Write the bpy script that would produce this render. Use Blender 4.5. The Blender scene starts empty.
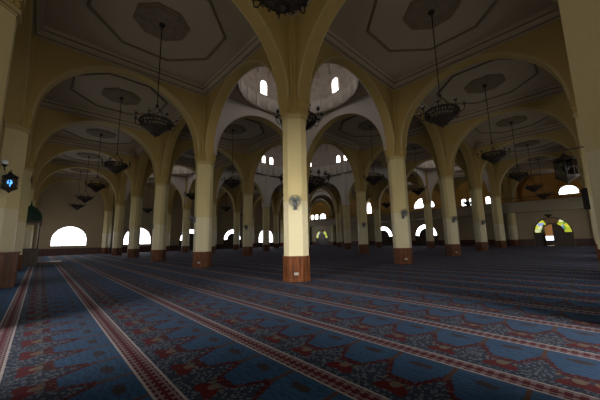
import bpy, math, random
from mathutils import Vector, Matrix
random.seed(7)
C = bpy.context.scene.collection
PI = math.pi
# ------------------------------------------------------------------ layout
# world X runs down the right arcade, Y down the left arcade, origin = nearest column
BX, BY = 9.15, 9.02
def gx(b): return -9.05 if b == -1 else BX*b
def gy(a): return BY*a
ZC = 12.0            # ceiling
ZS = 7.5             # arch springing
HT = 0.28            # half thickness of the arch walls
WX0, WX1 = gx(-1)-.62, gx(5)+.62
WY0, WY1 = gy(-1)-.62, gy(5)+.62

# ------------------------------------------------------------------ materials
def mat(name, col, rough=.7, metal=0, emit=None, estr=0, noise=0, nscale=6., spec=.3):
    m = bpy.data.materials.new(name); m.use_nodes = True
    nt = m.node_tree; b = nt.nodes['Principled BSDF']
    b.inputs['Base Color'].default_value = (*col, 1)
    b.inputs['Roughness'].default_value = rough; b.inputs['Metallic'].default_value = metal
    b.inputs['Specular IOR Level'].default_value = spec
    if emit:
        b.inputs['Emission Color'].default_value = (*emit, 1); b.inputs['Emission Strength'].default_value = estr
    if noise:
        tc = nt.nodes.new('ShaderNodeTexCoord'); n = nt.nodes.new('ShaderNodeTexNoise')
        n.inputs['Scale'].default_value = nscale; n.inputs['Detail'].default_value = 5
        nt.links.new(tc.outputs['Object'], n.inputs['Vector'])
        mx = nt.nodes.new('ShaderNodeMix'); mx.data_type = 'RGBA'
        mx.inputs[6].default_value = (*[c*(1-noise) for c in col], 1)
        mx.inputs[7].default_value = (*[min(1, c*(1+noise)) for c in col], 1)
        nt.links.new(n.outputs['Fac'], mx.inputs[0]); nt.links.new(mx.outputs[2], b.inputs['Base Color'])
    return m
def wood(name, dark, light, scale=(9, 9, .6), rough=.45):
    m = mat(name, dark, rough)
    nt = m.node_tree; b = nt.nodes['Principled BSDF']
    tc = nt.nodes.new('ShaderNodeTexCoord'); mp = nt.nodes.new('ShaderNodeMapping'); n = nt.nodes.new('ShaderNodeTexNoise')
    mp.inputs['Scale'].default_value = scale
    n.inputs['Scale'].default_value = 1.6; n.inputs['Detail'].default_value = 6
    rp = nt.nodes.new('ShaderNodeValToRGB')
    rp.color_ramp.elements[0].color = (*dark, 1); rp.color_ramp.elements[1].color = (*light, 1)
    rp.color_ramp.elements[0].position = .35; rp.color_ramp.elements[1].position = .68
    nt.links.new(tc.outputs['Object'], mp.inputs['Vector']); nt.links.new(mp.outputs[0], n.inputs['Vector'])
    nt.links.new(n.outputs['Fac'], rp.inputs[0]); nt.links.new(rp.outputs[0], b.inputs['Base Color'])
    return m
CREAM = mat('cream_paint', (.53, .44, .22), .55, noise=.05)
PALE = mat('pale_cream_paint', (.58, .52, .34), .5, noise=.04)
YEL = mat('ochre_paint', (.37, .26, .085), .6, noise=.07, nscale=1.5)
EDGE = mat('pale_archivolt', (.42, .33, .15), .6)
WHITE = mat('white_plaster', (.52, .47, .42), .7, noise=.06, nscale=1.2)
CEIL = mat('grey_beige_ceiling', (.36, .295, .215), .8, noise=.06, nscale=.8)
MOULD = mat('brown_moulding', (.15, .115, .075), .7)
ROSE = mat('carved_rosette', (.17, .132, .088), .8, noise=.45, nscale=5)
CARVED = mat('carved_dome_plaster', (.40, .34, .29), .8, noise=.35, nscale=3)
WALLM = mat('warm_wall_paint', (.30, .24, .155), .75, noise=.06, nscale=.7)
GALY = mat('golden_lit_wall_paint', (.60, .36, .10), .7, noise=.08, nscale=.8)  # wall paint with the warm gallery light put into its colour
PARA = mat('grey_parapet', (.24, .20, .14), .7, noise=.06)
WOODB = wood('column_base_wood', (.045, .013, .003), (.165, .050, .010))
WOODD = wood('dark_wainscot_wood', (.035, .010, .008), (.085, .026, .018))
DOORW = wood('dark_door_wood', (.030, .016, .010), (.075, .042, .025))
TEAK = wood('bookcase_wood', (.030, .011, .006), (.085, .032, .018))
GOLDW = wood('honey_wood', (.20, .11, .04), (.36, .22, .08))
IRON = mat('wrought_iron', (.014, .009, .005), .65, 0, noise=.3, nscale=20)
BLACK = mat('black_metal', (.012, .012, .013), .5)
GREYM = mat('grey_enamel', (.075, .085, .09), .45)
FANB = mat('translucent_fan_blade', (.20, .23, .24), .5)
GLOBE = mat('milky_globe_glass', (.16, .15, .14), .25, spec=.6)
PLATE = mat('white_plastic', (.30, .29, .27), .5)
GREEN = mat('dark_green_cloth', (.02, .05, .03), .8)
EXTW = mat('orange_porch_plaster', (.85, .45, .18), .8, noise=.1)
EXTG = mat('outside_paving', (.55, .5, .45), .9)
LITE = mat('daylit_pane', (.9, .9, .9), .4, emit=(1, .97, .92), estr=9)
FILLDOOR = mat('fill_light_door', (.9, .9, .9), .4, emit=(1, .96, .88), estr=330)  # added glow behind the camera, brightens the nearest column
FILLC = mat('fill_light_upper_pane', (.9, .9, .9), .4, emit=(1, .95, .86), estr=44)  # added glow for the spandrels and ceiling near the camera
LITEB = mat('daylit_pane_cool', (.9, .9, .95), .4, emit=(.93, .95, 1), estr=17)
LITED = mat('daylit_dome_pane', (.9, .9, .95), .4, emit=(1, .95, .92), estr=20)
BLUEL = mat('blue_lantern_glass', (.05, .15, .5), .2, emit=(.10, .35, 1), estr=16)
DGLASS = mat('dark_lantern_glass', (.16, .18, .20), .12, spec=.6); DGLASS.node_tree.nodes['Principled BSDF'].inputs['Transmission Weight'].default_value = 1; DGLASS.node_tree.nodes['Principled BSDF'].inputs['IOR'].default_value = 1.1
def stained():
    m = mat('stained_glass', (.3, .3, .1), .3, emit=(1, 1, 1), estr=1.9); nt = m.node_tree; b = nt.nodes['Principled BSDF']
    tc = nt.nodes.new('ShaderNodeTexCoord'); v = nt.nodes.new('ShaderNodeTexVoronoi'); v.inputs['Scale'].default_value = 2.4
    sep = nt.nodes.new('ShaderNodeSeparateColor')
    r = nt.nodes.new('ShaderNodeValToRGB'); r.color_ramp.interpolation = 'CONSTANT'
    els = [(0, (.75, .8, .02)), (.25, (.9, .95, .55)), (.42, (.45, .55, .02)), (.6, (.25, .35, .95)), (.72, (.8, .62, .05)), (.86, (.12, .3, .04))]
    e = r.color_ramp.elements; e[0].position = 0; e[0].color = (*els[0][1], 1); e[1].position = els[1][0]; e[1].color = (*els[1][1], 1)
    for p, c in els[2:]:
        q = e.new(p); q.color = (*c, 1)
    nt.links.new(tc.outputs['Object'], v.inputs['Vector']); nt.links.new(v.outputs['Color'], sep.inputs[0])
    nt.links.new(sep.outputs[0], r.inputs[0]); nt.links.new(r.outputs[0], b.inputs['Emission Color']); nt.links.new(r.outputs[0], b.inputs['Base Color'])
    return m
STAIN = stained()

def carpet():
    m = bpy.data.materials.new('prayer_carpet'); m.use_nodes = True; nt = m.node_tree; N = nt.nodes; L = nt.links
    b = N['Principled BSDF']; b.inputs['Roughness'].default_value = .95; b.inputs['Specular IOR Level'].default_value = .08; b.inputs['Sheen Weight'].default_value = .025; b.inputs['Sheen Tint'].default_value = (.75, .65, .85, 1); b.inputs['Sheen Roughness'].default_value = .4
    def inp(s, v):
        if isinstance(v, (int, float)): s.default_value = v
        else: L.new(v, s)
    def M(op, a, bb=0, cc=None):
        n = N.new('ShaderNodeMath'); n.operation = op; inp(n.inputs[0], a); inp(n.inputs[1], bb)
        if cc is not None: inp(n.inputs[2], cc)
        return n.outputs[0]
    def mix(f, a, c):
        n = N.new('ShaderNodeMix'); n.data_type = 'RGBA'; inp(n.inputs[0], f)
        for s, v in ((n.inputs[6], a), (n.inputs[7], c)):
            if isinstance(v, tuple): s.default_value = (*v, 1)
            else: L.new(v, s)
        return n.outputs[2]
    def band(x, lo, hi): return M('MULTIPLY', M('GREATER_THAN', x, lo), M('LESS_THAN', x, hi))
    def near(x, c, w): return M('COMPARE', x, c, w)
    tc = N.new('ShaderNodeTexCoord'); sp = N.new('ShaderNodeSeparateXYZ'); L.new(tc.outputs['Object'], sp.inputs[0])
    X, Y = sp.outputs[0], sp.outputs[1]
    PER, ST, CW = 1.445, .26, .70
    t0 = M('SUBTRACT', M('MULTIPLY', M('FRACT', M('DIVIDE', M('ADD', X, 6.44+PER*20), PER)), PER), 0)   # 0 at the far edge of a stripe
    t = t0
    yy = M('ADD', Y, 5.65+CW*40+CW/2)
    u = M('SUBTRACT', M('FRACT', M('DIVIDE', yy, CW)), .5)       # 0 at an arch tip
    au = M('ABSOLUTE', u, 0)
    uv = M('SUBTRACT', .5, au)                                   # 0 midway between tips
    ns = N.new('ShaderNodeTexNoise'); ns.inputs['Scale'].default_value = 14; ns.inputs['Detail'].default_value = 3; L.new(tc.outputs['Object'], ns.inputs['Vector'])
    nb = N.new('ShaderNodeTexNoise'); nb.inputs['Scale'].default_value = 1.1; nb.inputs['Detail'].default_value = 3; L.new(tc.outputs['Object'], nb.inputs['Vector'])
    vo = N.new('ShaderNodeTexVoronoi'); vo.inputs['Scale'].default_value = 22; L.new(tc.outputs['Object'], vo.inputs['Vector'])
    nsf = M('SUBTRACT', ns.outputs['Fac'], .5)
    BLUE, BLUE2 = (.014, .050, .112), (.026, .078, .155)
    RED, DRED, TAN, WH, SPK = (.068, .004, .005), (.040, .004, .006), (.105, .082, .055), (.30, .28, .29), (.085, .105, .135)
    base = mix(nb.outputs['Fac'], BLUE, BLUE2)
    wv = N.new('ShaderNodeTexWave'); wv.inputs['Scale'].default_value = 3.5; wv.inputs['Distortion'].default_value = 9; wv.inputs['Detail'].default_value = 3; wv.inputs['Detail Scale'].default_value = 2; L.new(tc.outputs['Object'], wv.inputs['Vector'])
    base = mix(M('MULTIPLY', M('GREATER_THAN', wv.outputs['Fac'], .82), .55), base, (.012, .028, .060))
    # speckled ground under the arch
    f = M('ADD', .43, M('MULTIPLY', .38, M('SUBTRACT', 1, M('MINIMUM', 1, M('DIVIDE', M('DIVIDE', M('FLOOR', M('MULTIPLY', au, 18)), 18), .26)))))
    fz = M('ADD', f, M('MULTIPLY', nsf, .10))
    below = M('LESS_THAN', t, fz)
    spk = mix(M('LESS_THAN', vo.outputs['Distance'], .42), (.016, .026, .044), SPK)
    col = mix(below, base, spk)
    # red arch line, with tan beads
    d = M('ABSOLUTE', M('SUBTRACT', t, fz), 0)
    arch = M('LESS_THAN', d, M('ADD', .055, M('MULTIPLY', M('LESS_THAN', au, .2), .03)))
    col = mix(arch, col, mix(M('LESS_THAN', vo.outputs['Distance'], .25), DRED, (.15, .06, .04)))
    # tan saw-tooth edge below the arch
    saw = band(M('SUBTRACT', fz, t), .07, .14)
    teeth = M('GREATER_THAN', M('FRACT', M('MULTIPLY', u, 9)), .5)
    col = mix(M('MULTIPLY', M('MULTIPLY', saw, teeth), M('LESS_THAN', uv, .3)), col, TAN)
    # red crescent with a tan heart
    ex = M('DIVIDE', uv, .27); ey = M('DIVIDE', M('SUBTRACT', t, M('SUBTRACT', .25, M('MULTIPLY', uv, .3))), .11)
    er = M('ADD', M('MULTIPLY', ex, ex), M('MULTIPLY', ey, ey))
    col = mix(M('LESS_THAN', M('ADD', er, nsf), 1.0), col, RED)
    ex2 = M('DIVIDE', uv, .09); ey2 = M('DIVIDE', M('SUBTRACT', t, .30), .07)
    col = mix(M('LESS_THAN', M('ADD', M('MULTIPLY', ex2, ex2), M('MULTIPLY', ey2, ey2)), 1), col, TAN)
    # stem from the tip, small blossom between
    stem = M('MULTIPLY', M('LESS_THAN', au, .035), M('GREATER_THAN', t, .8))
    col = mix(stem, col, (.07, .033, .022))
    bx = M('DIVIDE', uv, .2); by = M('DIVIDE', M('SUBTRACT', t, .97), .075)
    blo = M('LESS_THAN', M('ADD', M('ADD', M('MULTIPLY', bx, bx), M('MULTIPLY', by, by)), M('MULTIPLY', nsf, 3.)), .8)
    col = mix(blo, col, (.030, .024, .028))
    # stripe: white, red lattice, white
    s = M('SUBTRACT', t, PER-ST)
    ins = M('GREATER_THAN', s, 0)
    chk = M('MULTIPLY', M('GREATER_THAN', M('FRACT', M('MULTIPLY', Y, 9)), .42), 1)
    lat = mix(M('MULTIPLY', chk, M('GREATER_THAN', M('FRACT', M('MULTIPLY', s, 16)), .38)), (.16, .12, .125), (.060, .005, .008))
    lat = mix(near(s, ST/2, .018), lat, (.075, .007, .009))
    stripe = mix(M('ADD', M('LESS_THAN', s, .030), M('GREATER_THAN', s, ST-.030)), lat, WH)
    col = mix(ins, col, stripe)
    # woven grain
    g = mix(M('MULTIPLY', M('SUBTRACT', ns.outputs['Fac'], .25), .5), col, (.012, .014, .018))
    L.new(g, b.inputs['Base Color'])
    return m
CARPET = carpet()

# ------------------------------------------------------------------ mesh helpers
class MB:
    def __init__(s): s.v = []; s.f = []; s.m = []; s.sm = []
    def face(s, pts, mi=0, smooth=False):
        i = len(s.v); s.v += [tuple(p) for p in pts]; s.f.append(list(range(i, i+len(pts)))); s.m.append(mi); s.sm.append(smooth)
    def mesh(s, verts, faces, mi=0, smooth=False):
        i = len(s.v); s.v += [tuple(p) for p in verts]
        for f in faces: s.f.append([k+i for k in f]); s.m.append(mi); s.sm.append(smooth)
    def box(s, x0, x1, y0, y1, z0, z1, mi=0):
        s.mesh([(x, y, z) for x in (x0, x1) for y in (y0, y1) for z in (z0, z1)],
               [(0, 1, 3, 2), (4, 6, 7, 5), (0, 4, 5, 1), (2, 3, 7, 6), (0, 2, 6, 4), (1, 5, 7, 3)], mi)
    def prism(s, poly, z0, z1, mi=0, top=None):
        n = len(poly); top = top or poly
        s.mesh([(x, y, z0) for x, y in poly]+[(x, y, z1) for x, y in top],
               [(k, (k+1) % n, n+(k+1) % n, n+k) for k in range(n)]+[tuple(range(n-1, -1, -1)), tuple(range(n, 2*n))], mi)
    def lathe(s, prof, n=16, mi=0, c=(0, 0, 0), smooth=True, R=None):
        V = []
        for r, z in prof:
            for k in range(n):
                p = Vector((r*math.cos(2*PI*k/n), r*math.sin(2*PI*k/n), z))
                if R: p = R @ p
                V.append(p+Vector(c))
        F = [(i*n+k, i*n+(k+1) % n, (i+1)*n+(k+1) % n, (i+1)*n+k) for i in range(len(prof)-1) for k in range(n)]
        s.mesh(V, F, mi, smooth)
    def tube(s, pts, r, n=6, mi=0, closed=False):
        P = [Vector(p) for p in pts]; m = len(P); V = []
        for i in range(m):
            a = P[i-1] if (i > 0 or closed) else P[i]; b = P[(i+1) % m] if (i < m-1 or closed) else P[i]
            t = (b-a).normalized(); up = Vector((0, 0, 1)) if abs(t.z) < .9 else Vector((1, 0, 0))
            x = t.cross(up).normalized(); y = t.cross(x)
            rr = r[i] if isinstance(r, (list, tuple)) else r
            for k in range(n):
                q = 2*PI*k/n; V.append(P[i]+x*rr*math.cos(q)+y*rr*math.sin(q))
        F = [(i*n+k, i*n+(k+1) % n, ((i+1) % m)*n+(k+1) % n, ((i+1) % m)*n+k) for i in range(m if closed else m-1) for k in range(n)]
        if not closed: F += [tuple(range(n)), tuple(range((m-1)*n, m*n))]
        s.mesh(V, F, mi, True)
    def ring(s, c, R, r, n=32, k=6, mi=0):
        s.tube([(c[0]+R*math.cos(2*PI*i/n), c[1]+R*math.sin(2*PI*i/n), c[2]) for i in range(n)], r, k, mi, True)
    def sphere(s, c, r, mi=0, n=12, sz=1):
        s.lathe([(max(1e-4, r*math.sin(PI*i/8)), r*sz*math.cos(PI*i/8)) for i in range(9)], n, mi, c)
    def build(s, name, mats, parent=None, M=None):
        me = bpy.data.meshes.new(name); me.from_pydata(s.v, [], s.f)
        for m in (mats if isinstance(mats, (list, tuple)) else [mats]): me.materials.append(m)
        for p, mi, sm in zip(me.polygons, s.m, s.sm): p.material_index = mi; p.use_smooth = sm
        import bmesh
        bm = bmesh.new(); bm.from_mesh(me); bmesh.ops.remove_doubles(bm, verts=bm.verts, dist=1e-5)
        bmesh.ops.recalc_face_normals(bm, faces=bm.faces); bm.to_mesh(me); bm.free()
        o = bpy.data.objects.new(name, me); C.objects.link(o)
        if parent: o.parent = parent
        if M is not None: o.matrix_local = M
        return o
def tag(o, label=None, cat=None, group=None, kind=None):
    if label: o['label'] = label
    if cat: o['category'] = cat
    if group: o['group'] = group
    if kind: o['kind'] = kind
    return o
def struct(o): o['kind'] = 'structure'; return o
def empty(name, loc, rz=0):
    o = bpy.data.objects.new(name, None); C.objects.link(o); o.location = loc; o.rotation_euler.z = rz; o.empty_display_size = .2; return o
def link_copy(o, parent=None):
    c = o.copy(); C.objects.link(c)
    if parent: c.parent = parent
    for ch in [x for x in bpy.data.objects if x.parent == o]: link_copy(ch, c)
    return c
def dup(root, loc, rz=None):
    c = root.copy(); C.objects.link(c); c.location = loc
    if rz is not None: c.rotation_euler.z = rz
    for ch in root.children:
        d = ch.copy(); C.objects.link(d); d.parent = c
        for g in ch.children:
            e = g.copy(); C.objects.link(e); e.parent = d
    return c
trim_n = [0]
def trim(mb, mats):
    trim_n[0] += 1; return struct(mb.build('trim_%d' % trim_n[0], mats))

# ------------------------------------------------------------------ floor
fl = MB(); fl.face([(WX0-.5, WY0-.5, 0), (WX1+.5, WY0-.5, 0), (WX1+.5, WY1+.5, 0), (WX0-.5, WY1+.5, 0)])
struct(fl.build('floor', CARPET))

# ------------------------------------------------------------------ arches
def inner(a, b): return (a, b) != (2, 2)
def is_dome(i, j): return (i, j) in ((0, 0), (0, 3), (3, 0), (3, 3)) or (i in (1, 2) and j in (1, 2))
def arch_panel(along, pos, s0, s1, matm, matp, ):
    """wall with a round arch; along 'x' or 'y'; matm/matp = paint of the minus / plus face"""
    mb = MB(); c = (s0+s1)/2; R = (s1-s0)/2-.64; n = 36
    def P(s, w, z): return (s, pos+w, z) if along == 'x' else (pos+w, s, z)
    e0, e1 = s0+.45, s1-.45
    arc = [(c-R*math.cos(PI*k/n), ZS+R*math.sin(PI*k/n)) for k in range(n+1)]
    low = [(e0, ZS)]+arc+[(e1, ZS)]
    for w, mi in ((-HT, 0), (HT, 1)):
        for (x0, z0), (x1, z1) in zip(low, low[1:]):
            mb.face([P(x0, w, z0), P(x1, w, z1), P(x1, w, ZC), P(x0, w, ZC)], mi)
    for k, ((x0, z0), (x1, z1)) in enumerate(zip(low, low[1:])):
        mb.face([P(x0, -HT, z0), P(x1, -HT, z1), P(x1, HT, z1), P(x0, HT, z0)], 2)
    # archivolt: thin raised roll on both faces
    for w in (-1, 1):
        for k in range(n):
            (x0, z0), (x1, z1) = arc[k], arc[k+1]
            def off(t, r, q): return P(c-(R+r)*math.cos(PI*t/n), w*(HT+q), ZS+(R+r)*math.sin(PI*t/n))
            A = [off(k, -.02, 0), off(k, -.02, .05), off(k, .08, .05), off(k, .08, 0)]
            B = [off(k+1, -.02, 0), off(k+1, -.02, .05), off(k+1, .08, .05), off(k+1, .08, 0)]
            ei = 3 if w < 0 else 4
            for i in range(3): mb.face([A[i], B[i], B[i+1], A[i+1]], ei)
            mb.face([A[0], A[3], B[3], B[0]], ei)
    return struct(mb.build('wall_arch', [matm, matp, YEL, EDGE if matm is YEL else WHITE, EDGE if matp is YEL else WHITE]))
for a in range(-1, 6):          # walls running along X at Y = gy(a)
    for j in range(-1, 5):
        if not (inner(a, j) and inner(a, j+1)): continue
        arch_panel('x', gy(a), gx(j), gx(j+1), WHITE if is_dome(a-1, j) else YEL, WHITE if is_dome(a, j) else YEL)
for b in range(-1, 6):
    for i in range(-1, 5):
        if not (inner(i, b) and inner(i+1, b)): continue
        arch_panel('y', gx(b), gy(i), gy(i+1), WHITE if is_dome(i, b-1) else YEL, WHITE if is_dome(i, b) else YEL)

# ------------------------------------------------------------------ ceilings, cornices, domes
def bay_rect(i, j, i2=None, j2=None):
    i2 = i+1 if i2 is None else i2; j2 = j+1 if j2 is None else j2
    x0 = gx(j)+HT; x1 = gx(j2)-HT
    y0 = gy(i)+HT; y1 = gy(i2)-HT
    return x0, x1, y0, y1
def cornice(r, m=CEIL):
    x0, x1, y0, y1 = r; mb = MB()
    prof = [(0, 11.42), (.06, 11.42), (.06, 11.50), (.12, 11.54), (.12, 11.66), (.24, 11.76), (.24, 11.84), (.36, 11.90), (.36, ZC)]
    loops = [[(x0+d, y0+d, z), (x1-d, y0+d, z), (x1-d, y1-d, z), (x0+d, y1-d, z)] for d, z in prof]
    for q, (A, B) in enumerate(zip(loops, loops[1:])):
        for k in range(4): mb.face([A[k], A[(k+1) % 4], B[(k+1) % 4], B[k]], 1 if q in (2, 5) else 0)
    trim(mb, [m, MOULD])
def bay_c(i, j): r = bay_rect(i, j); return (r[0]+r[1])/2+(.2 if j == -1 else 0), (r[2]+r[3])/2
def octo(rx, ry, k): q = PI/8+PI/4*k; return rx*math.cos(q)/math.cos(PI/8), ry*math.sin(q)/math.cos(PI/8)
def flat_bay(i, j):
    x0, x1, y0, y1 = r = bay_rect(i, j)
    e = lambda k, lim: .7 if k == lim else HT
    mb = MB(); mb.box(x0-e(j, -1), x1+e(j, 4), y0-e(i, -1), y1+e(i, 4), ZC, ZC+.25); struct(mb.build('ceiling', CEIL)); cornice(r)
    cx, cy = bay_c(i, j); h = min(x1-x0, y1-y0)/2
    mb = MB()                                   # large octagonal moulding
    pr = [(2.75, 0), (2.75, .05), (2.70, .09), (2.63, .05), (2.63, 0)]
    for (r0, z0), (r1, z1) in zip(pr, pr[1:]):
        for k in range(8):
            A = [octo(r0, r0, k), octo(r0, r0, k+1), octo(r1, r1, k+1), octo(r1, r1, k)]
            mb.face([(cx+A[0][0], cy+A[0][1], ZC-z0), (cx+A[1][0], cy+A[1][1], ZC-z0), (cx+A[2][0], cy+A[2][1], ZC-z1), (cx+A[3][0], cy+A[3][1], ZC-z1)])
    trim(mb, MOULD)
    mb = MB()
    mb.prism([(cx+p, cy+q) for p, q in (octo(1.12, 1.12, k) for k in range(8))], ZC-.07, ZC)
    mb.prism([(cx+p, cy+q) for p, q in (octo(.98, .98, k) for k in range(8))], ZC-.10, ZC-.07)
    trim(mb, ROSE)
def arched_outline(w, z0, zs, h, n=14):
    return [(-w, z0), (w, z0)]+[(w*math.cos(PI*k/n), zs+h*math.sin(PI*k/n)) for k in range(n+1)]
win_n = [0]
def window(origin, ux, nx, w, z0, zs, h, pane, fr=.07, bars=True, framem=PLATE, depth=.06):
    """arched window: frame = structure, pane = child.  ux horizontal axis, nx towards the room"""
    win_n[0] += 1; O = Vector(origin); U = Vector(ux); Nn = Vector(nx)
    def P(s, z, d=0): return O+U*s+Vector((0, 0, z))+Nn*d
    out = arched_outline(w, z0, zs, h); inn = arched_outline(w-fr, z0+fr, zs, h-fr)
    mb = MB(); n = len(out)
    for k in range(n):
        q = (k+1) % n
        mb.face([P(*out[k], depth), P(*out[q], depth), P(*inn[q], depth), P(*inn[k], depth)])
        mb.face([P(*out[k], 0), P(*out[q], 0), P(*out[q], depth), P(*out[k], depth)])
        mb.face([P(*inn[k], 0), P(*inn[q], 0), P(*inn[q], depth), P(*inn[k], depth)])
    o = struct(mb.build('window_%d' % win_n[0], framem))
    mb = MB(); mb.face([P(*p, .012) for p in inn]); pn = mb.build('pane', pane, o)
    if bars:
        mb = MB()
        def bar(s0, za, s1, zb, t=.022):
            a, b2 = P(s0, za, .03), P(s1, zb, .03); mb.tube([a, b2], t, 4)
        zr = z0+.55*(zs-z0)+.1
        bar(-w+fr, zr, w-fr, zr, .05)
        for k in range(-6, 7): bar(w*k/7.2, z0+fr, w*k/7.2, zr, .014)
        for q in (-.33, .33):
            bar(w*q, zr, w*q, zs+h*math.sqrt(1-q*q)-fr, .012)
        mb.build('glazing_bar', DOORW, o)
    return o
def dome_bay(r, cx, cy, R, zd, zcap, wins, wz, ww, npil, seg=64):
    x0, x1, y0, y1 = r
    mb = MB()
    # soffit with round opening
    def sq(t):
        c, s = math.cos(t), math.sin(t); hx = (x1-cx+HT) if c > 0 else (cx-x0+HT); hy = (y1-cy+HT) if s > 0 else (cy-y0+HT)
        k = min(hx/abs(c) if abs(c) > 1e-6 else 1e9, hy/abs(s) if abs(s) > 1e-6 else 1e9); return cx+c*k, cy+s*k
    T = [2*PI*k/seg for k in range(seg)]
    ci = lambda t, r_, z: (cx+r_*math.cos(t), cy+r_*math.sin(t), z)
    for t, t2 in zip(T, T[1:]+[2*PI]):
        mb.face([(*sq(t), ZC), (*sq(t2), ZC), ci(t2, R, ZC), ci(t, R, ZC)], 1)
        mb.face([ci(t, R, ZC), ci(t2, R, ZC), ci(t2, R, wz[0]-.15), ci(t, R, wz[0]-.15)], 0, True)
        mb.face([ci(t, R, wz[0]-.15), ci(t2, R, wz[0]-.15), ci(t2, R, zd), ci(t, R, zd)], 2, True)
        m = 12
        for k in range(m):
            p0, p1 = PI/2*k/m, PI/2*(k+1)/m; hh = zcap-zd
            mb.face([ci(t, R*math.cos(p0), zd+hh*math.sin(p0)), ci(t2, R*math.cos(p0), zd+hh*math.sin(p0)),
                     ci(t2, max(.01, R*math.cos(p1)), zd+hh*math.sin(p1)), ci(t, max(.01, R*math.cos(p1)), zd+hh*math.sin(p1))], 2, True)
    struct(mb.build('ceiling', [WHITE, CEIL, CARVED]))
    mb = MB()                                   # dark rim moulding, bead at the springing and dome ribs
    for zz, d, hgt in ((ZC-.04, .07, .16),):
        mb.lathe([(R, zz), (R-d, zz), (R-d-.03, zz+hgt/2), (R-d, zz+hgt), (R, zz+hgt)], 64, 0, (cx, cy, 0))
    trim(mb, MOULD)
    mb = MB()
    for k in range(npil):
        t = 2*PI*(k+.5)/npil; q = .16*R/4
        a, b2 = t-q/R, t+q/R
        zlo, zhi = ZC+.2, wz[0]-.12
        mb.mesh([ci(a, R+.01, zlo), ci(b2, R+.01, zlo), ci(b2, R-.08, zlo), ci(a, R-.08, zlo), ci(a, R+.01, zhi), ci(b2, R+.01, zhi), ci(b2, R-.08, zhi), ci(a, R-.08, zhi)],
                [(0, 1, 2, 3), (4, 5, 6, 7), (0, 3, 7, 4), (1, 2, 6, 5), (2, 3, 7, 6)])
        mb.tube([ci(t, R*math.cos(p)-.02, zd+(zcap-zd)*math.sin(p)) for p in [PI/2*.93*i/10 for i in range(11)]], .06*R/4, 4, 1)
    trim(mb, [WHITE, CEIL])
    for t in wins:
        n_ = Vector((-math.cos(t), -math.sin(t), 0)); u_ = Vector((-math.sin(t), math.cos(t), 0))
        d = R*math.cos(ww/R)-.02
        window((cx+d*math.cos(t), cy+d*math.sin(t), 0), u_, n_, ww, wz[0], wz[1], wz[2], LITED, .05, False, WHITE, .08)
for i in range(-1, 5):
    for j in range(-1, 5):
        if not is_dome(i, j): flat_bay(i, j)
        elif (i, j) not in ((1, 1), (1, 2), (2, 1), (2, 2)):
            r = bay_rect(i, j)
            dome_bay(r, (r[0]+r[1])/2, (r[2]+r[3])/2, 4.2, 15.2, 18.4, [PI/4*k for k in range(8)], (13.35, 14.2, .45), .36, 24)
dome_bay(bay_rect(1, 1, 3, 3), gx(2), gy(2), 8.7, 16.6, 24.5,
         [PI/4*k+s*math.radians(5) for k in range(8) for s in (-1, 1)], (14.0, 14.85, .40), .40, 48, 96)

# ------------------------------------------------------------------ outer walls
def wall(name, along, pos, th, s0, s1, z0, z1, ops, m):
    """ops: (centre, half width, sill, spring, rise)"""
    mb = MB(); S = {s0, s1}; n = 16
    for c, w, a, zs, h in ops:
        for k in range(n+1): S.add(round(c-w*math.cos(PI*k/n), 5))
    S = sorted(S)
    def P(s, d, z): return (s, pos+d, z) if along == 'x' else (pos+d, s, z)
    def top(o, s):
        c, w, a, zs, h = o; q = max(0, 1-((s-c)/w)**2); return zs+h*math.sqrt(q)
    for sa, sb in zip(S, S[1:]):
        mid = (sa+sb)/2; act = sorted([o for o in ops if abs(mid-o[0]) < o[1]], key=lambda o: o[2])
        lo = (z0, z0)
        for o in act+[None]:
            hi = (o[2], o[2]) if o else (z1, z1)
            if hi[0] > lo[0]+1e-6 or hi[1] > lo[1]+1e-6:
                for d in (0, th): mb.face([P(sa, d, lo[0]), P(sb, d, lo[1]), P(sb, d, hi[1]), P(sa, d, hi[0])])
            if o:
                if o[2] > z0+1e-6: mb.face([P(sa, 0, o[2]), P(sb, 0, o[2]), P(sb, th, o[2]), P(sa, th, o[2])])
                lo = (top(o, sa), top(o, sb))
                mb.face([P(sa, 0, lo[0]), P(sb, 0, lo[1]), P(sb, th, lo[1]), P(sa, th, lo[0])])
    for o in ops:
        for s in (o[0]-o[1], o[0]+o[1]):
            mb.face([P(s, 0, o[2]), P(s, 0, o[3]), P(s, th, o[3]), P(s, th, o[2])])
    for s in (s0, s1): mb.face([P(s, 0, z0), P(s, th, z0), P(s, th, z1), P(s, 0, z1)])
    return struct(mb.build(name, m))
mid = lambda f, k: (f(k)+f(k+1))/2
WIN = (2.1, 1.34, 2.15, 2.15)          # half width, sill, spring, rise of the low half-round windows
# left far wall (Y = WY1), runs along X
LW = {-1: WIN, 0: WIN, 1: (2.1, 0, 1.95, 2.2), 2: (2.1, 0, 1.95, 2.2), 3: (2.1, 1.1, 2.1, 2.15), 4: WIN}
wall('wall_left', 'x', WY1, .35, WX0, WX1, 0, ZC, [(mid(gx, j), *v) for j, v in LW.items()], WALLM)
for j in (-1, 0, 3, 4):
    w, s, sp, h = LW[j]; window((mid(gx, j), WY1+.16, 0), (1, 0, 0), (0, -1, 0), w, s, sp, h, LITEB)
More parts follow.
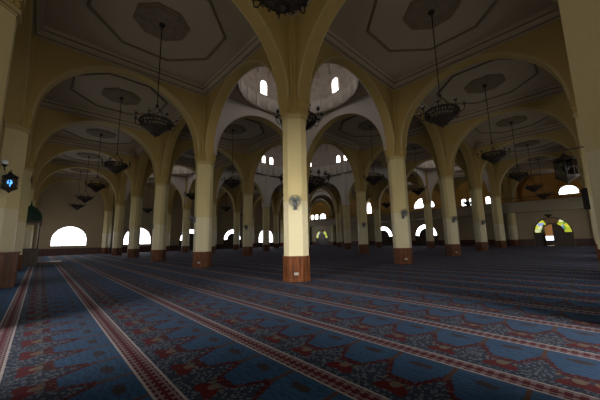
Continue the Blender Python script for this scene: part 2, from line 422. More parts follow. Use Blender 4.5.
# qibla wall (X = WX0) and near right wall (Y = WY0): the daylight behind the camera comes through their windows and added openings
FILL_VEST = (-2.0, 1.2, 0, 1.85, .5)             # added deep vestibules, glowing ends shaped to light the nearest column
FILL_CLER = (-4.5, 1.0, 5.2, 5.5, 1.0)           # added high window for fill light, in the wall of each vestibule
QOPS = [FILL_VEST, FILL_CLER]+[(mid(gy, i), *WIN) for i in range(0, 5)]
wall('wall_near_left', 'y', WX0, -.35, WY0-.35, WY1+.35, 0, ZC, QOPS, WALLM)
for i in range(0, 5): window((WX0-.16, mid(gy, i), 0), (0, 1, 0), (1, 0, 0), *WIN, LITE)
ROPS = [FILL_VEST, FILL_CLER]+[(mid(gx, j), *WIN) for j in range(0, 5)]
wall('wall_near_right', 'x', WY0, -.35, WX0, WX1, 0, ZC, ROPS, WALLM)
for j in range(0, 5): window((mid(gx, j), WY0-.16, 0), (1, 0, 0), (0, 1, 0), *WIN, LITE)
def fill_vestibule(o, U, Nn):  # unseen passage added to narrow the beam onto the nearest column
    O = Vector(o); U = Vector(U); Nn = Vector(Nn); D = 4.4
    def P(s, d, z): return O+U*s-Nn*d+Vector((0, 0, z))
    for s in (-1, 1):
        mb = MB(); pts = [P(s*q, d, z) for q in (1.2, 1.3) for d in (.35, D) for z in (-.02, 2.5)]
        mb.mesh(pts, [(0, 1, 3, 2), (4, 6, 7, 5), (0, 4, 5, 1), (2, 3, 7, 6), (0, 2, 6, 4), (1, 5, 7, 3)]); struct(mb.build('wall_fill_vestibule', WOODD))
    mb = MB(); mb.face([P(-1.3, .35, 2.4), P(1.3, .35, 2.4), P(1.3, D, 2.4), P(-1.3, D, 2.4)]); struct(mb.build('ceiling_fill_vestibule', WOODD))
    mb = MB(); mb.face([P(-1.3, 0, -.005), P(1.3, 0, -.005), P(1.3, D, -.005), P(-1.3, D, -.005)]); struct(mb.build('floor_fill_vestibule', WOODD))
    oo = P(0, D, 0); window((oo.x, oo.y, 0), U, Nn, 1.2, .02, 1.85, .5, FILLDOOR, .09, True, DOORW)
window((WX0-.16, -4.5, 0), (0, 1, 0), (1, 0, 0), *FILL_CLER[1:], FILLC); window((-4.5, WY0-.16, 0), (1, 0, 0), (0, 1, 0), *FILL_CLER[1:], FILLC)  # unseen windows added as upper fill light
fill_vestibule((WX0, -2.0, 0), (0, 1, 0), (1, 0, 0))
fill_vestibule((-2.0, WY0, 0), (1, 0, 0), (0, 1, 0))
# right far wall (X = WX1), lower storey with doors, upper storey behind the gallery
DOOR = (2.1, 0, 1.95, 2.2); ZG = 5.15
DR = [-1, 1, 2, 4]
wall('wall_right', 'y', WX1, .35, WY0-.35, WY1+.35, 0, ZG, [(mid(gy, i), *DOOR) for i in DR], WALLM)
UP = []
upw = lambda y, w, a, s, h: UP.append((y, w, a, s, h))
for k in (.725, .59, .455, .32): upw(BY*k, .40, 6.95, 7.8, .4)
upw(mid(gy, 1), 2.0, 7.25, 7.3, 2.0)
for k in (4.70, 4.87): upw(BY*k, .58, 6.95, 7.9, .4)
upw(BY*4.45, 1.05, 6.95, 7.3, 1.05)
upw(BY*2.87, .62, 7.2, 8.0, 1.7)
wall('wall_right', 'y', WX1, .35, WY0-.35, WY1+.35, ZG, ZC, UP+[(mid(gy, -1), 3.87, ZG+.001, ZS, 3.87)], GALY)
for y, w, a, s, h in UP: window((WX1+.16, y, 0), (0, 1, 0), (-1, 0, 0), w, a, s, h, LITEB, .05, w > 1)
# upper lobby seen through the last arch of the right aisle
RX = gx(6)+.4
wall('wall_lobby', 'y', RX, .3, WY0-.35, gy(0)+.3, ZG-.2, ZC, [(-6.55, 1.25, 8.2, 8.45, 1.25)], GALY)
window((RX+.12, -6.55, 0), (0, 1, 0), (-1, 0, 0), 1.25, 8.2, 8.45, 1.25, LITEB)
wall('wall_lobby', 'x', WY0, -.3, WX1+.35, RX+.3, ZG-.2, ZC, [], GALY)
wall('wall_lobby', 'x', gy(0), .3, WX1+.35, RX+.3, ZG-.2, ZC, [], GALY)
mb = MB(); mb.box(WX1+.35, RX, WY0, gy(0), ZG-.2, ZG); struct(mb.build('floor_lobby', PARA))
mb = MB(); mb.box(WX1, RX+.3, WY0, gy(0)+.3, ZC, ZC+.2); struct(mb.build('ceiling', CEIL))
# string course on the left wall and engaged piers
mb = MB(); mb.box(WX0, WX1, WY1-.10, WY1, 5.3, 5.5); mb.box(WX0, WX1, WY1-.06, WY1, 5.22, 5.3); trim(mb, WALLM)
# wainscot
def dado(name, along, pos, d, s0, s1, gaps):
    mb = MB(); cur = s0
    def seg(p, q):
        lo, hi = sorted((pos, pos+d)); l2, h2 = sorted((pos, pos+d*1.5))
        if along == 'x': mb.box(p, q, lo, hi, 0, .93); mb.box(p, q, l2, h2, .93, 1.0)
        else: mb.box(lo, hi, p, q, 0, .93); mb.box(l2, h2, p, q, .93, 1.0)
    for c, w in sorted(gaps): seg(cur, c-w); cur = c+w
    seg(cur, s1); return struct(mb.build(name, WOODD))
dado('baseboard_left', 'x', WY1, -.05, WX0, WX1, [(mid(gx, 1), 2.15), (mid(gx, 2), 2.15)])
dado('baseboard_right', 'y', WX1, -.05, WY0, WY1, [(mid(gy, i), 2.15) for i in DR])
dado('baseboard_near_left', 'y', WX0, .05, WY0, WY1, [(-2.0, 1.25)])
dado('baseboard_near_right', 'x', WY0, .05, WX0, WX1, [(-2.0, 1.25)])

# ------------------------------------------------------------------ doors
door_n = [0]
def arched_door(origin, U, Nn, glass, ajar=False, coloured=False):
    door_n[0] += 1; O = Vector(origin); U = Vector(U); Nn = Vector(Nn)
    def P(s, z, d=0): return O+U*s+Vector((0, 0, z))+Nn*d
    R, ri, zs, k_ = 2.1, 1.12, 1.95, 2.2/2.1
    def ringmb(r0, r1, t0, t1, d0, d1, n=20):
        mb = MB()
        for k in range(n):
            A = []
            for t in (t0+(t1-t0)*k/n, t0+(t1-t0)*(k+1)/n):
                q = [(r*math.cos(t), zs+r*k_*math.sin(t)) for r in (r0, r1)]
                A.append([P(*q[0], d0), P(*q[1], d0), P(*q[1], d1), P(*q[0], d1)])
            for i in range(4): mb.face([A[0][i], A[0][(i+1) % 4], A[1][(i+1) % 4], A[1][i]])
            if k == 0: mb.face(A[0])
            if k == n-1: mb.face(A[1])
        return mb
    root = struct(ringmb(R-.12, R, 0, PI, 0, .22).build('door_%d' % door_n[0], DOORW))
    fm = ringmb(ri, ri+.16, 0, PI, 0, .22)
    for s in (-1, 1):
        for a, b2 in ((ri, ri+.16), (R-.12, R)):
            x0, x1 = sorted((s*a, s*b2)); pts = [P(x, z, d) for x in (x0, x1) for d in (0, .22) for z in (0, zs)]
            fm.mesh(pts, [(0, 1, 3, 2), (4, 6, 7, 5), (0, 4, 5, 1), (2, 3, 7, 6), (0, 2, 6, 4), (1, 5, 7, 3)])
    fm.build('door_frame', DOORW, root)
    if coloured:
        ringmb(ri+.16, R-.12, math.radians(62), math.radians(118), .06, .14).build('spandrel_board', GOLDW, root)
        ringmb(ri+.16, R-.12, 0, math.radians(62), .09, .11).build('fanlight', glass, root)
        ringmb(ri+.16, R-.12, math.radians(118), PI, .09, .11).build('fanlight', glass, root)
    else:
        ringmb(ri+.16, R-.12, 0, PI, .09, .11).build('fanlight', glass, root)
    for s in (-1, 1):                            # side panels
        mb = MB(); x0, x1 = sorted((s*(ri+.16), s*(R-.12)))
        def bx(a, b2, z0, z1, d0, d1):
            pts = [P(x, z, d) for x in (a, b2) for d in (d0, d1) for z in (z0, z1)]
            mb.mesh(pts, [(0, 1, 3, 2), (4, 6, 7, 5), (0, 4, 5, 1), (2, 3, 7, 6), (0, 2, 6, 4), (1, 5, 7, 3)])
        bx(x0, x1, 0, zs, .06, .12); bx(x0+.08, x1-.08, .25, .85, .12, .15); bx(x0+.08, x1-.08, 1.0, 1.8, .12, .15)
        mb.build('side_panel', DOORW, root)
    # two leaves under the inner arch
    for s in (-1, 1):
        mb = MB(); n = 12; ang = 0
        pts = [(0, 0), (s*ri, 0)]+[(s*ri*math.cos(PI/2*k/n), zs+ri*k_*math.sin(PI/2*k/n)) for k in range(n+1)]
        hinge = s*ri
        if ajar and s == ajar: ang = math.radians(-72)*s
        def Q(x, z, d):
            dx = x-hinge; c, sn = math.cos(ang), math.sin(ang)
            return P(hinge+dx*c-(d-.1)*sn*1, z, (d-.1)*c+dx*sn+.1)
        m2 = len(pts)
        f0 = [Q(*p, .07) for p in pts]; f1 = [Q(*p, .13) for p in pts]
        mb.face(f0); mb.face(f1)
        for k in range(m2): mb.face([f0[k], f0[(k+1) % m2], f1[(k+1) % m2], f1[k]])
        for z0, z1 in ((.25, .95), (1.15, 2.0)):
            a, b2 = s*.14, s*(ri-.14); q = [Q(x, z, d) for x in (a, b2) for d in (.13, .16) for z in (z0, z1)]
            mb.mesh(q, [(0, 1, 3, 2), (4, 6, 7, 5), (0, 4, 5, 1), (2, 3, 7, 6), (0, 2, 6, 4), (1, 5, 7, 3)])
        lf = mb.build('door_leaf', DOORW, root)
        mb = MB(); mb.tube([Q(s*.09, 1.05, .13), Q(s*.09, 1.05, .19), Q(s*.09, 1.2, .19), Q(s*.09, 1.2, .13)], .014, 6); mb.build('handle', GREYM, lf)
    return root
for j in (1, 2): arched_door((mid(gx, j), WY1+.12, 0), (1, 0, 0), (0, -1, 0), LITEB)
for i in DR:
    col = i in (-1, 4)
    arched_door((WX1+.12, mid(gy, i), 0), (0, 1, 0), (-1, 0, 0), STAIN if col else LITEB, 1 if i == -1 else False, col)
# the porch outside the open door
px = WX1+4.2
mb = MB(); mb.box(WX1+.35, WX1+14, -14, 4, -.12, -.02); struct(mb.build('ground_porch', EXTG))
mb = MB(); mb.box(px, px+.3, -13, 3, 1.4, 5.0); struct(mb.build('wall_porch', EXTW))
mb = MB(); mb.box(px, px+.3, -13, 3, -.02, .75); struct(mb.build('wall_porch', DOORW))
mb = MB(); mb.box(WX1+.35, px+.3, -13, 3, 5.0, 5.12); struct(mb.build('ceiling_porch', EXTW))
# ------------------------------------------------------------------ gallery along the right wall
GX0 = gx(5)-2.2
mb = MB(); mb.box(GX0, WX1, WY0, WY1, 5.05, 5.25); struct(mb.build('floor_gallery', PARA))
mb = MB(); mb.box(GX0-.18, GX0, WY0, WY1, 4.95, 6.35); mb.box(GX0-.26, GX0, WY0, WY1, 6.35, 6.47); mb.box(GX0-.22, GX0-.18, WY0, WY1, 5.0, 5.2); mb.box(GX0-.21, GX0-.18, WY0, WY1, 6.1, 6.18)
trim(mb, PARA)

# ------------------------------------------------------------------ columns
H8, K8 = .545, .155
def oct8(h, k): return [(h, -k), (h, k), (k, h), (-k, h), (-h, k), (-h, -k), (-k, -h), (k, -h)]
def sc(f): return oct8(H8*f, K8*f)
def make_column():
    root = empty('column', (0, 0, 0))
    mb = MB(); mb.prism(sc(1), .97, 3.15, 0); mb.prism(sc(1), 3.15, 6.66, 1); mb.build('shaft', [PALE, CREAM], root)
    mb = MB(); mb.prism(sc(1.05), .02, .92)
    for k in range(8):                           # board joints as thin battens
        p, q = sc(1.05)[k], sc(1.05)[(k+1) % 8]
        m = 3 if k % 2 == 0 else 4
        for t in range(0, m+1):
            x, y = p[0]+(q[0]-p[0])*t/m, p[1]+(q[1]-p[1])*t/m; mb.box(x-.008, x+.008, y-.008, y+.008, .1, .90)
    mb.prism(sc(1.09), 0, .10); mb.prism(sc(1.09), .90, .97)
    mb.build('base', WOODB, root)
    mb = MB(); mb.prism(sc(1.04), 6.66, 6.72); mb.prism(sc(1.12), 6.72, 6.82); mb.prism(sc(1.05), 6.82, 6.86); mb.build('collar', EDGE, root)
    mb = MB()
    mb.prism(sc(1.08), 6.86, ZC)
    for q in range(4):                           # stepped corbels under the four arch ribs
        c, s = round(math.cos(PI/2*q)), round(math.sin(PI/2*q))
        for r, z0, z1, w in ((.585, 6.86, 7.0, .20), (.605, 7.0, 7.14, .24), (.625, 7.14, ZS, .27), (.60, ZS, 7.9, .27)):
            xs = sorted((c*.30, c*r)) if c else (-w, w); ys = sorted((s*.30, s*r)) if s else (-w, w)
            mb.box(xs[0], xs[1], ys[0], ys[1], z0, z1)
    for sx in (-1, 1):                           # carved ribs up the four diagonal faces
        for sy in (-1, 1):
            for t in (-.5, 0, .5):
                g = sc(1.08)[1]; mx = (g[0]+g[1])/2; d = (g[0]-g[1])/2*t
                x, y = sx*(mx+d), sy*(mx-d)
                mb.box(x-.025, x+.025, y-.025, y+.025, 6.9, ZC-.6)
    mb.build('capital', YEL, root)
    return root
def socket(parent):
    mb = MB(); d = Vector((-1, -1, 0)).normalized(); u = Vector((1, -1, 0)).normalized()
    g = (H8+K8)/2*1.05; c = Vector((-g, -g, .30))
    pts = [c+u*s+Vector((0, 0, z))+d*t for s in (-.085, .085) for t in (-.01, .025) for z in (-.05, .05)]
    mb.mesh(pts, [(0, 1, 3, 2), (4, 6, 7, 5), (0, 4, 5, 1), (2, 3, 7, 6), (0, 2, 6, 4), (1, 5, 7, 3)])
    o = mb.build('socket', PLATE, parent); o['label'] = 'white socket plate'; return o
ORD = ['', 'first', 'second', 'third', 'fourth', 'fifth', 'sixth']; NUM = ['no', 'one', 'two', 'three', 'four', 'five']
def col_label(a, b):
    if (a, b) == (0, 0): return 'nearest octagonal cream column, centre of the photo, dark wooden base'
    if a == -1: return ('cream column at the right edge of the photo, beside the camera' if b == 0 else
                        'cream column against the near right wall, %s beyond the one at the photo edge' % ORD[b]) if b >= 0 else 'x'
    if b == -1: return ('brown-lit cream column at the left edge of the photo' if a == 0 else
                        'cream column against the near left wall, %s beyond the one at the photo edge' % ORD[a])
    if b == 5: return 'cream column engaged in the far right wall, %s from the hall corner on the right' % ORD[a+1] if a < 5 else 'cream column in the far corner between the window wall and the gallery wall'
    if a == 5: return 'cream column engaged in the far left window wall, %s from its left end' % ORD[b+1]
    if b == 0: return 'cream column with wooden base, %s to the left of the nearest column along its row' % ORD[a]
    if a == 0: return 'cream column with wooden base, %s to the right of the nearest column along its row' % ORD[b]
    return 'cream column deep in the hall, %s rows left and %s rows right behind the nearest' % (NUM[a], NUM[b])
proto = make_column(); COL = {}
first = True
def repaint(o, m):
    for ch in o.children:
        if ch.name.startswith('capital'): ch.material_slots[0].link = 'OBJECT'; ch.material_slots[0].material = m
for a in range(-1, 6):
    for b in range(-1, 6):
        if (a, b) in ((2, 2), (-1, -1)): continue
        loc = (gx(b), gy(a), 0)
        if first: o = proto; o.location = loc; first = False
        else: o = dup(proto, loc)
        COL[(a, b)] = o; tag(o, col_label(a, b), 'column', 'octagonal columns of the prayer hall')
for n in ((3, 2), (2, 3), (3, 3)): repaint(COL[n], WHITE)
for n in ((0, 0), (1, 0), (0, 1), (0, 2)): socket(COL[n])

# ------------------------------------------------------------------ chandeliers
def make_chandelier(name, R, H, zb, rod_top, arms, scale=1.):
    """R ring radius, H basket height; origin at the basket bottom"""
    root = empty(name, (0, 0, 0))
    mb = MB(); zt = H
    ztop = zt+R*1.05
    mb.tube([(0, 0, ztop), (0, 0, rod_top)], .022*scale, 6); mb.lathe([(.02, rod_top-.16), (.10, rod_top-.12), (.13, rod_top-.02), (.13, rod_top)], 12, 0); mb.build('rod', IRON, root)
    mb = MB(); mb.sphere((0, 0, ztop), .07*scale)
    for k in range(4):
        q = PI/2*k+.4; mb.tube([(0, 0, ztop), (R*.86*math.cos(q), R*.86*math.sin(q), zt)], .010*scale, 5)
    mb.build('chain', IRON, root)
    mb = MB()
    prof = [(.93, 1), (.97, .88), (.86, .72), (.70, .55), (.52, .38), (.36, .22), (.24, .08), (.06, 0)]
    for r, z in prof[:-1]: mb.ring((0, 0, z*H), r*R, .028*scale, 28, 5)
    for k in range(20):
        q = 2*PI*k/20; mb.tube([(r*R*math.cos(q), r*R*math.sin(q), z*H) for r, z in prof], .024*scale, 5)
        # scroll between ribs
        q2 = q+PI/20; r0 = .84*R
        pts = [((r0+.10*R*math.cos(w))*math.cos(q2), (r0+.10*R*math.cos(w))*math.sin(q2), H*(.80+.22*math.sin(w))) for w in [2*PI*i/9 for i in range(9)]]
        mb.tube(pts, .018*scale, 4, 0, True)
    mb.lathe([(.02*R, -.10*H), (.10*R, -.04*H), (.16*R, .06*H), (.34*R, .2*H), (.55*R, .42*H), (.66*R, .52*H), (.60*R, .5*H), (.1*R, .2*H)], 18)
    mb.sphere((0, 0, -.10*H), .05*R)
    mb.build('basket', IRON, root)
    for k in range(arms):
        q = 2*PI*k/arms+.2; c, s = math.cos(q), math.sin(q)
        pr = [(.90, .75), (1.06, .66), (1.22, .78), (1.25, 1.0), (1.24, 1.10)]
        mb = MB(); mb.tube([(r*R*c, r*R*s, z*H) for r, z in pr], .020*scale, 5)
        mb.lathe([(.01, 1.08*H), (.09*R, 1.11*H), (.10*R, 1.16*H)], 10, 0, (1.24*R*c, 1.24*R*s, 0)); am = mb.build('arm', IRON, root)
        mb = MB(); mb.sphere((1.24*R*c, 1.24*R*s, 1.24*H), .09*R, 0, 12); mb.build('globe', GLOBE, am)
    return root
CH = make_chandelier('chandelier', .70, .66, 0, ZC-.10-6.36, 8)
spots = {(0, -1): 'left of the nearest column, under the left octagon ceiling', (-1, 0): 'right of the nearest column, under the right octagon ceiling',
 (1, -1): 'second down the left aisle', (2, -1): 'third down the left aisle', (3, -1): 'fourth down the left aisle', (4, -1): 'farthest down the left aisle by the window wall',
 (-1, 1): 'second down the right aisle', (-1, 2): 'third down the right aisle', (-1, 3): 'fourth down the right aisle', (-1, 4): 'over the gallery at the far end of the right aisle',
 (1, 0): 'just right of the first column left of the centre', (2, 0): 'just left of the first column left of the centre', (4, 0): 'near the second half-round window',
 (0, 1): 'just left of the first column right of the centre', (0, 2): 'just right of the first column right of the centre', (0, 4): 'in front of the row of small gallery windows',
 (4, 1): 'in front of the left wall door nearest the windows', (4, 2): 'in front of the second left wall door', (3, 1): 'above and before the left wall doors', (1, 3): 'before the gallery between far columns'}
firstc = True
for (i, j), t in spots.items():
    x, y = bay_c(i, j); z = 6.36
    if firstc: o = CH; o.location = (x, y, z); firstc = False
    else: o = dup(CH, (x, y, z))
    tag(o, 'dark iron basket chandelier '+t, 'chandelier', 'iron basket chandeliers in the flat ceiling bays')
x, y = bay_c(-1, -1); o = dup(CH, (x, y+.1, 6.52)); tag(o, 'dark iron chandelier cut off by the top edge of the photo', 'chandelier', 'iron basket chandeliers in the flat ceiling bays')
x, y = bay_c(0, 0); o = make_chandelier('chandelier', 1.25, 1.15, 0, 18.3-8.75, 12, 1.5); o.location = (x, y, 8.75)
tag(o, 'large dark chandelier half hidden by the nearest column, under the small dome', 'chandelier')
o = make_chandelier('chandelier', 2.7, 2.1, 0, 24.4-7.7, 16, 2.4); o.location = (gx(2), gy(2), 7.7)
tag(o, 'huge dark chandelier in the great dome, low behind the nearest column', 'chandelier')
# small pendant under the gallery
mb = MB(); root = empty('pendant_lamp', (GX0+1.1, -4.4, 4.1))
mb.lathe([(.02, -.05), (.30, .18), (.46, .36), (.40, .36), (.02, .10)], 16); mb.build('lamp_shade', IRON, root)
mb = MB(); mb.tube([(0, 0, .1), (0, 0, .95)], .02, 6); mb.build('rod', IRON, root)
tag(root, 'small dark pendant lamp under the gallery above the open arched door', 'lamp')

# ------------------------------------------------------------------ wall fans on the columns
def make_fan():
    root = empty('wall_fan', (0, 0, 0))          # faces local -Y, origin on the column face
    mb = MB(); mb.box(-.07, .07, -.05, 0, -.34, .04); mb.box(-.045, .045, -.12, -.05, -.30, -.1); mb.build('bracket', GREYM, root)
    mb = MB(); mb.tube([(0, -.02, -.05), (0, -.14, -.10), (0, -.20, -.02)], .022, 8); mb.build('arm', GREYM, root)
    R90 = Matrix.Rotation(PI/2, 3, 'X')
    mb = MB(); mb.lathe([(.01, .10), (.06, .09), (.075, .0), (.06, -.1), (.01, -.11)], 14, 0, (0, -.22, 0), True, R90); mb.build('motor', GREYM, root)
    mb = MB(); R = .22
    for r in (R, R*.8, R*.6, R*.4, R*.2):
        for d in (-.30, ): mb.tube([(r*math.cos(2*PI*k/28), d-.06*(1-(r/R)**2), r*math.sin(2*PI*k/28)) for k in range(28)], .005, 4, 0, True)
    for k in range(20):
        q = 2*PI*k/20
        mb.tube([(.03*math.cos(q), -.36, .03*math.sin(q)), (R*.6*math.cos(q), -.34, R*.6*math.sin(q)), (R*math.cos(q), -.30, R*math.sin(q)), (R*.7*math.cos(q), -.25, R*.7*math.sin(q)), (.06*math.cos(q), -.24, .06*math.sin(q))], .004, 4)
    mb.tube([(R*math.cos(2*PI*k/28), -.30, R*math.sin(2*PI*k/28)) for k in range(28)], .012, 6, 0, True)
    mb.build('guard', GREYM, root)
    for k in range(3):
        mb = MB(); q = 2*PI*k/3+.4; P = []
        for r, w0, w1 in ((.03, -.3, .3), (.10, -.6, .5), (.16, -.55, .45), (.195, -.3, .3)):
            P.append([(r*math.cos(q+w0), -.285, r*math.sin(q+w0)), (r*math.cos(q+w1), -.315, r*math.sin(q+w1))])
        for A, B in zip(P, P[1:]):
            mb.face([A[0], A[1], B[1], B[0]]); mb.face([(x, y+.006, z) for x, y, z in (A[0], B[0], B[1], A[1])])
        mb.build('blade', FANB, root)
    return root
FAN = make_fan()
DG = (H8+K8)/2
fans = [((0, 0), 'd', 'on the nearest cream column'), ((1, 0), 'x', 'on the first column left of the nearest'), ((2, 0), 'x', 'on the second column left of the nearest'), ((3, 0), 'x', 'on the third column left of the nearest'),
        ((0, 1), 'd', 'on the first column right of the nearest'), ((0, 2), 'd', 'on the second column right of the nearest'), ((0, 3), 'd', 'on the third column right of the nearest'), ((1, 2), 'd', 'on the column between the centre and first right columns'),
        ((2, 1), 'd', 'on the column between the centre and first left columns')]
for k, (n, face, t) in enumerate(fans):
    c = COL[n].location; z = 3.12
    loc = (c.x-DG, c.y-DG, z) if face == 'd' else (c.x-H8, c.y, z)
    rz = -PI/4 if face == 'd' else -PI/2
    if k == 0: f = FAN; f.location = loc; f.rotation_euler.z = rz
    else: f = dup(FAN, loc, rz)
    tag(f, 'small grey wall fan '+t, 'fan', 'wall fans on the columns')

# ------------------------------------------------------------------ gallery railing, one length per bay
BAL = None
def railing(y0, y1, t):
    root = empty('railing', (GX0-.09, (y0+y1)/2, 6.47)); h = (y1-y0)/2
    mb = MB(); mb.box(-.03, .03, -h, h, .62, .68); mb.box(-.02, .02, -h, h, .06, .10); mb.build('handrail', IRON, root)
    n = 26; src = None
    for k in range(n):
        y = -h+.05+(2*h-.1)*k/(n-1)
        if src is None:
            m2 = MB(); m2.lathe([(.014, 0), (.014, .2), (.03, .27), (.014, .34), (.014, .64)], 6); src = m2.build('baluster', IRON, root); src.location = (0, y, 0)
        else:
            d = src.copy(); C.objects.link(d); d.location = (0, y, 0)
    tag(root, 'dark iron gallery railing, '+t, 'railing', 'gallery railings')
for i, t in zip(range(-1, 5), ('length above the open arched door at right', 'second length from the right', 'third length from the right', 'fourth length from the right', 'fifth length from the right', 'last length by the far corner')):
    railing(WY0 if i == -1 else gy(i), WY1 if i == 4 else gy(i+1), t)

# ------------------------------------------------------------------ things at the left edge
def panel_box(mb, x0, x1, y0, y1, z0, z1): mb.box(x0, x1, y0, y1, z0, z1)
root = empty('shelf_unit', (-8.6, 7.75, 0))
mb = MB(); mb.box(-.32, .32, -.60, -.56, 0, 1.28); mb.box(-.32, .32, .56, .60, 0, 1.28); mb.box(-.32, -.29, -.56, .56, 0, 1.28); mb.box(-.35, .35, -.63, .63, 1.28, 1.33); mb.box(-.30, .30, -.56, .56, .04, .10); mb.build('carcass', TEAK, root)
for z in (.48, .88):
    mb = MB(); mb.box(-.29, .30, -.56, .56, z, z+.03); mb.build('shelf', DOORW, root)
tag(root, 'low dark reddish wooden shelf unit at the left edge, before the lantern column', 'shelf unit')
# minbar (stepped pulpit) by the left wall
root = empty('pulpit', (-8.45, 22.4, 0))
mb = MB(); mb.box(-.75, .75, -1.2, 1.2, 0, .22); mb.box(-.68, .68, -1.1, 1.1, .22, 1.25); mb.box(-.75, .75, -1.15, 1.15, 1.25, 1.33)
for y in (-.75, 0, .75): mb.box(.68, .71, y-.28, y+.28, .35, 1.1)
for x in (-.34, .34): mb.box(x-.25, x+.25, -1.13, -1.10, .35, 1.1)
mb.build('base', DOORW, root)
for x in (-.62, .62):
    for y in (-1.02, 1.02):
        mb = MB(); mb.lathe([(.07, 1.33), (.05, 1.5), (.05, 3.1), (.08, 3.25)], 8, 0, (x, y, 0)); mb.build('post', DOORW, root)
mb = MB(); mb.box(-.75, .75, -1.15, 1.15, 3.25, 3.45)
for x in (-.68, .68): mb.tube([(x, -1.02, 2.0), (x, 1.02, 2.0)], .03, 5)
mb.build('canopy', DOORW, root)
mb = MB(); mb.lathe([(.70, 3.45), (.74, 3.8), (.62, 4.2), (.36, 4.55), (.08, 4.75), (.03, 5.0), (.06, 5.06), (.01, 5.15)], 16); mb.build('dome', GREEN, root)
tag(root, 'dark wooden pulpit with green domed canopy by the left wall', 'pulpit')
# low step beside the pulpit
mb = MB(); mb.box(-.6, .6, -.5, .5, 0, .18); mb.box(-.66, .66, -.56, .56, .18, .24); o = mb.build('step_platform', DOORW); o.location = (-6.95, 22.2, 0)
tag(o, 'low dark wooden platform on the carpet beside the pulpit', 'platform')
# lanterns on brackets
def lantern(name, glass, lit=None):
    root = empty(name, (0, 0, 0))                # origin at lantern centre
    mb = MB()
    mb.lathe([(.02, .52), (.05, .48), (.10, .42), (.30, .30), (.32, .26), (.26, .25)], 8, 0, smooth=False)
    mb.lathe([(.26, -.25), (.32, -.27), (.28, -.34), (.12, -.44), (.05, -.50), (.01, -.56)], 8, 0, smooth=False)
    for k in range(8):
        q = PI/4*k; mb.tube([(.27*math.cos(q), .27*math.sin(q), -.26), (.27*math.cos(q), .27*math.sin(q), .26)], .02, 5)
    mb.ring((0, 0, 0), .275, .014, 8, 5); mb.build('lantern_frame', IRON, root)
    mb = MB(); mb.lathe([(.24, -.25), (.24, .25)], 8, 0, smooth=False); mb.build('lantern_glass', glass, root)
    mb = MB(); mb.sphere((0, 0, 0), .09, 0, 12, 1.3); mb.tube([(0, 0, -.26), (0, 0, -.1)], .03, 6); mb.build('bulb', lit or GLOBE, root)
    return root
def bracket(root, vec):
    v = Vector(vec); mb = MB(); t = Vector((0, 0, .52)); e = v+Vector((0, 0, .62))
    mb.tube([t, (0, 0, .62), e], .022, 6); mb.tube([v*.35+Vector((0, 0, .62)), v*.7+Vector((0, 0, .35)), v+Vector((0, 0, .1))], .016, 5)
    mb.sphere(tuple(e), .06); return mb.build('bracket', IRON, root)
lr = lantern('lantern', DGLASS); lr.location = (5.05, -8.04, 3.82); bracket(lr, (0, WY0+.03+8.04, 0)); tag(lr, 'black octagonal lantern on a bracket near the right edge column', 'lantern')
ll = lantern('lantern', DGLASS, BLUEL); ll.location = (-8.80, 7.70, 4.16); bracket(ll, (-.1, .76, 0)); ll.scale = (.82, .82, .82); tag(ll, 'black lantern glowing blue on a bracket at the left edge', 'lantern')
# white globe lamp beside the left lantern
root = empty('wall_lamp', (-9.04, 8.05, 5.05)); mb = MB(); mb.sphere((0, 0, 0), .11, 0, 16); mb.build('globe', mat('pale_globe', (.7, .75, .8), .3), root)
mb = MB(); mb.lathe([(.05, -.2), (.09, -.14), (.09, -.11)], 10); mb.tube([(0, 0, -.2), (0, .2, -.28), (0, .43, -.28)], .02, 6); mb.build('bracket', IRON, root)
tag(root, 'pale round globe wall lamp above the blue lantern at the left edge', 'lamp')
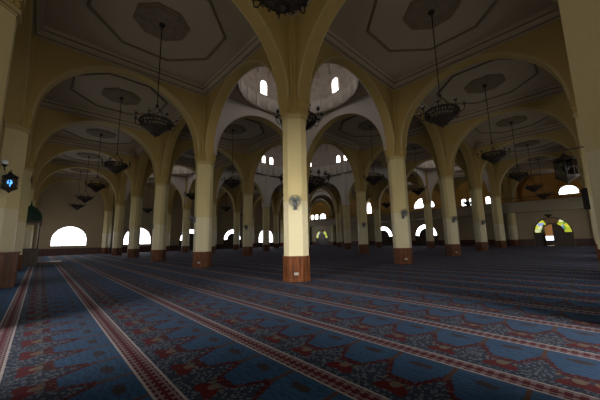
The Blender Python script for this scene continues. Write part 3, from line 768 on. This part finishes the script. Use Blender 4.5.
# speakers near the right edge
def speaker(loc, rz, lab):
    root = empty('loudspeaker', loc, rz)
    mb = MB(); mb.prism([(-.24, -.2), (.24, -.2), (.17, .2), (-.17, .2)], -.5, .5); mb.build('cabinet', BLACK, root)
    mb = MB(); mb.box(-.2, .2, -.225, -.2, -.45, .45); mb.build('grille', IRON, root)
    mb = MB(); mb.tube([(0, .2, 0), (0, 1.16, 0)], .03, 6); mb.build('bracket', BLACK, root)
    tag(root, lab, 'speaker')
speaker((11.0, WY0+1.15, 3.25), PI, 'black loudspeaker on the right wall, below and beyond the black lantern')
mb = MB(); root = empty('sign_board', (gx(-1)+H8+.03, gy(2), 6.1)); mb.box(-.03, .03, -.45, .45, -.16, .16); mb.build('board', DOORW, root)
tag(root, 'small dark board on the second wall column at the left edge', 'board')

# ------------------------------------------------------------------ camera
yaw, pitch, roll = .7578, .1445, .0197
F = Vector((math.sin(yaw)*math.cos(pitch), math.cos(yaw)*math.cos(pitch), math.sin(pitch)))
r0 = Vector((math.cos(yaw), -math.sin(yaw), 0)); u0 = r0.cross(F)
rr = r0*math.cos(roll)-u0*math.sin(roll); uu = r0*math.sin(roll)+u0*math.cos(roll)
cd = bpy.data.cameras.new('camera'); cam = bpy.data.objects.new('camera', cd); C.objects.link(cam)
cd.sensor_width = 36; cd.sensor_fit = 'HORIZONTAL'; cd.lens = 36*272.8/600; cd.clip_end = 300; cd.clip_start = .05
M = Matrix(((rr.x, uu.x, -F.x, 0), (rr.y, uu.y, -F.y, 0), (rr.z, uu.z, -F.z, 0), (0, 0, 0, 1)))
M.translation = Vector((-7.684, -8.384, 1.6)); cam.matrix_world = M
bpy.context.scene.camera = cam
# ------------------------------------------------------------------ world and colour
w = bpy.data.worlds.new('world'); bpy.context.scene.world = w; w.use_nodes = True
bg = w.node_tree.nodes['Background']; bg.inputs[0].default_value = (.85, .92, 1, 1); bg.inputs[1].default_value = 9
sc_ = bpy.context.scene
sc_.view_settings.view_transform = 'Standard'; sc_.view_settings.look = 'None'; sc_.view_settings.exposure = -1.4; sc_.view_settings.gamma = 1; sc_.view_settings.use_curve_mapping = False
sc_.cycles.use_denoising = True
sc_.cycles.max_bounces = 8; sc_.cycles.diffuse_bounces = 5; sc_.cycles.sample_clamp_indirect = 10
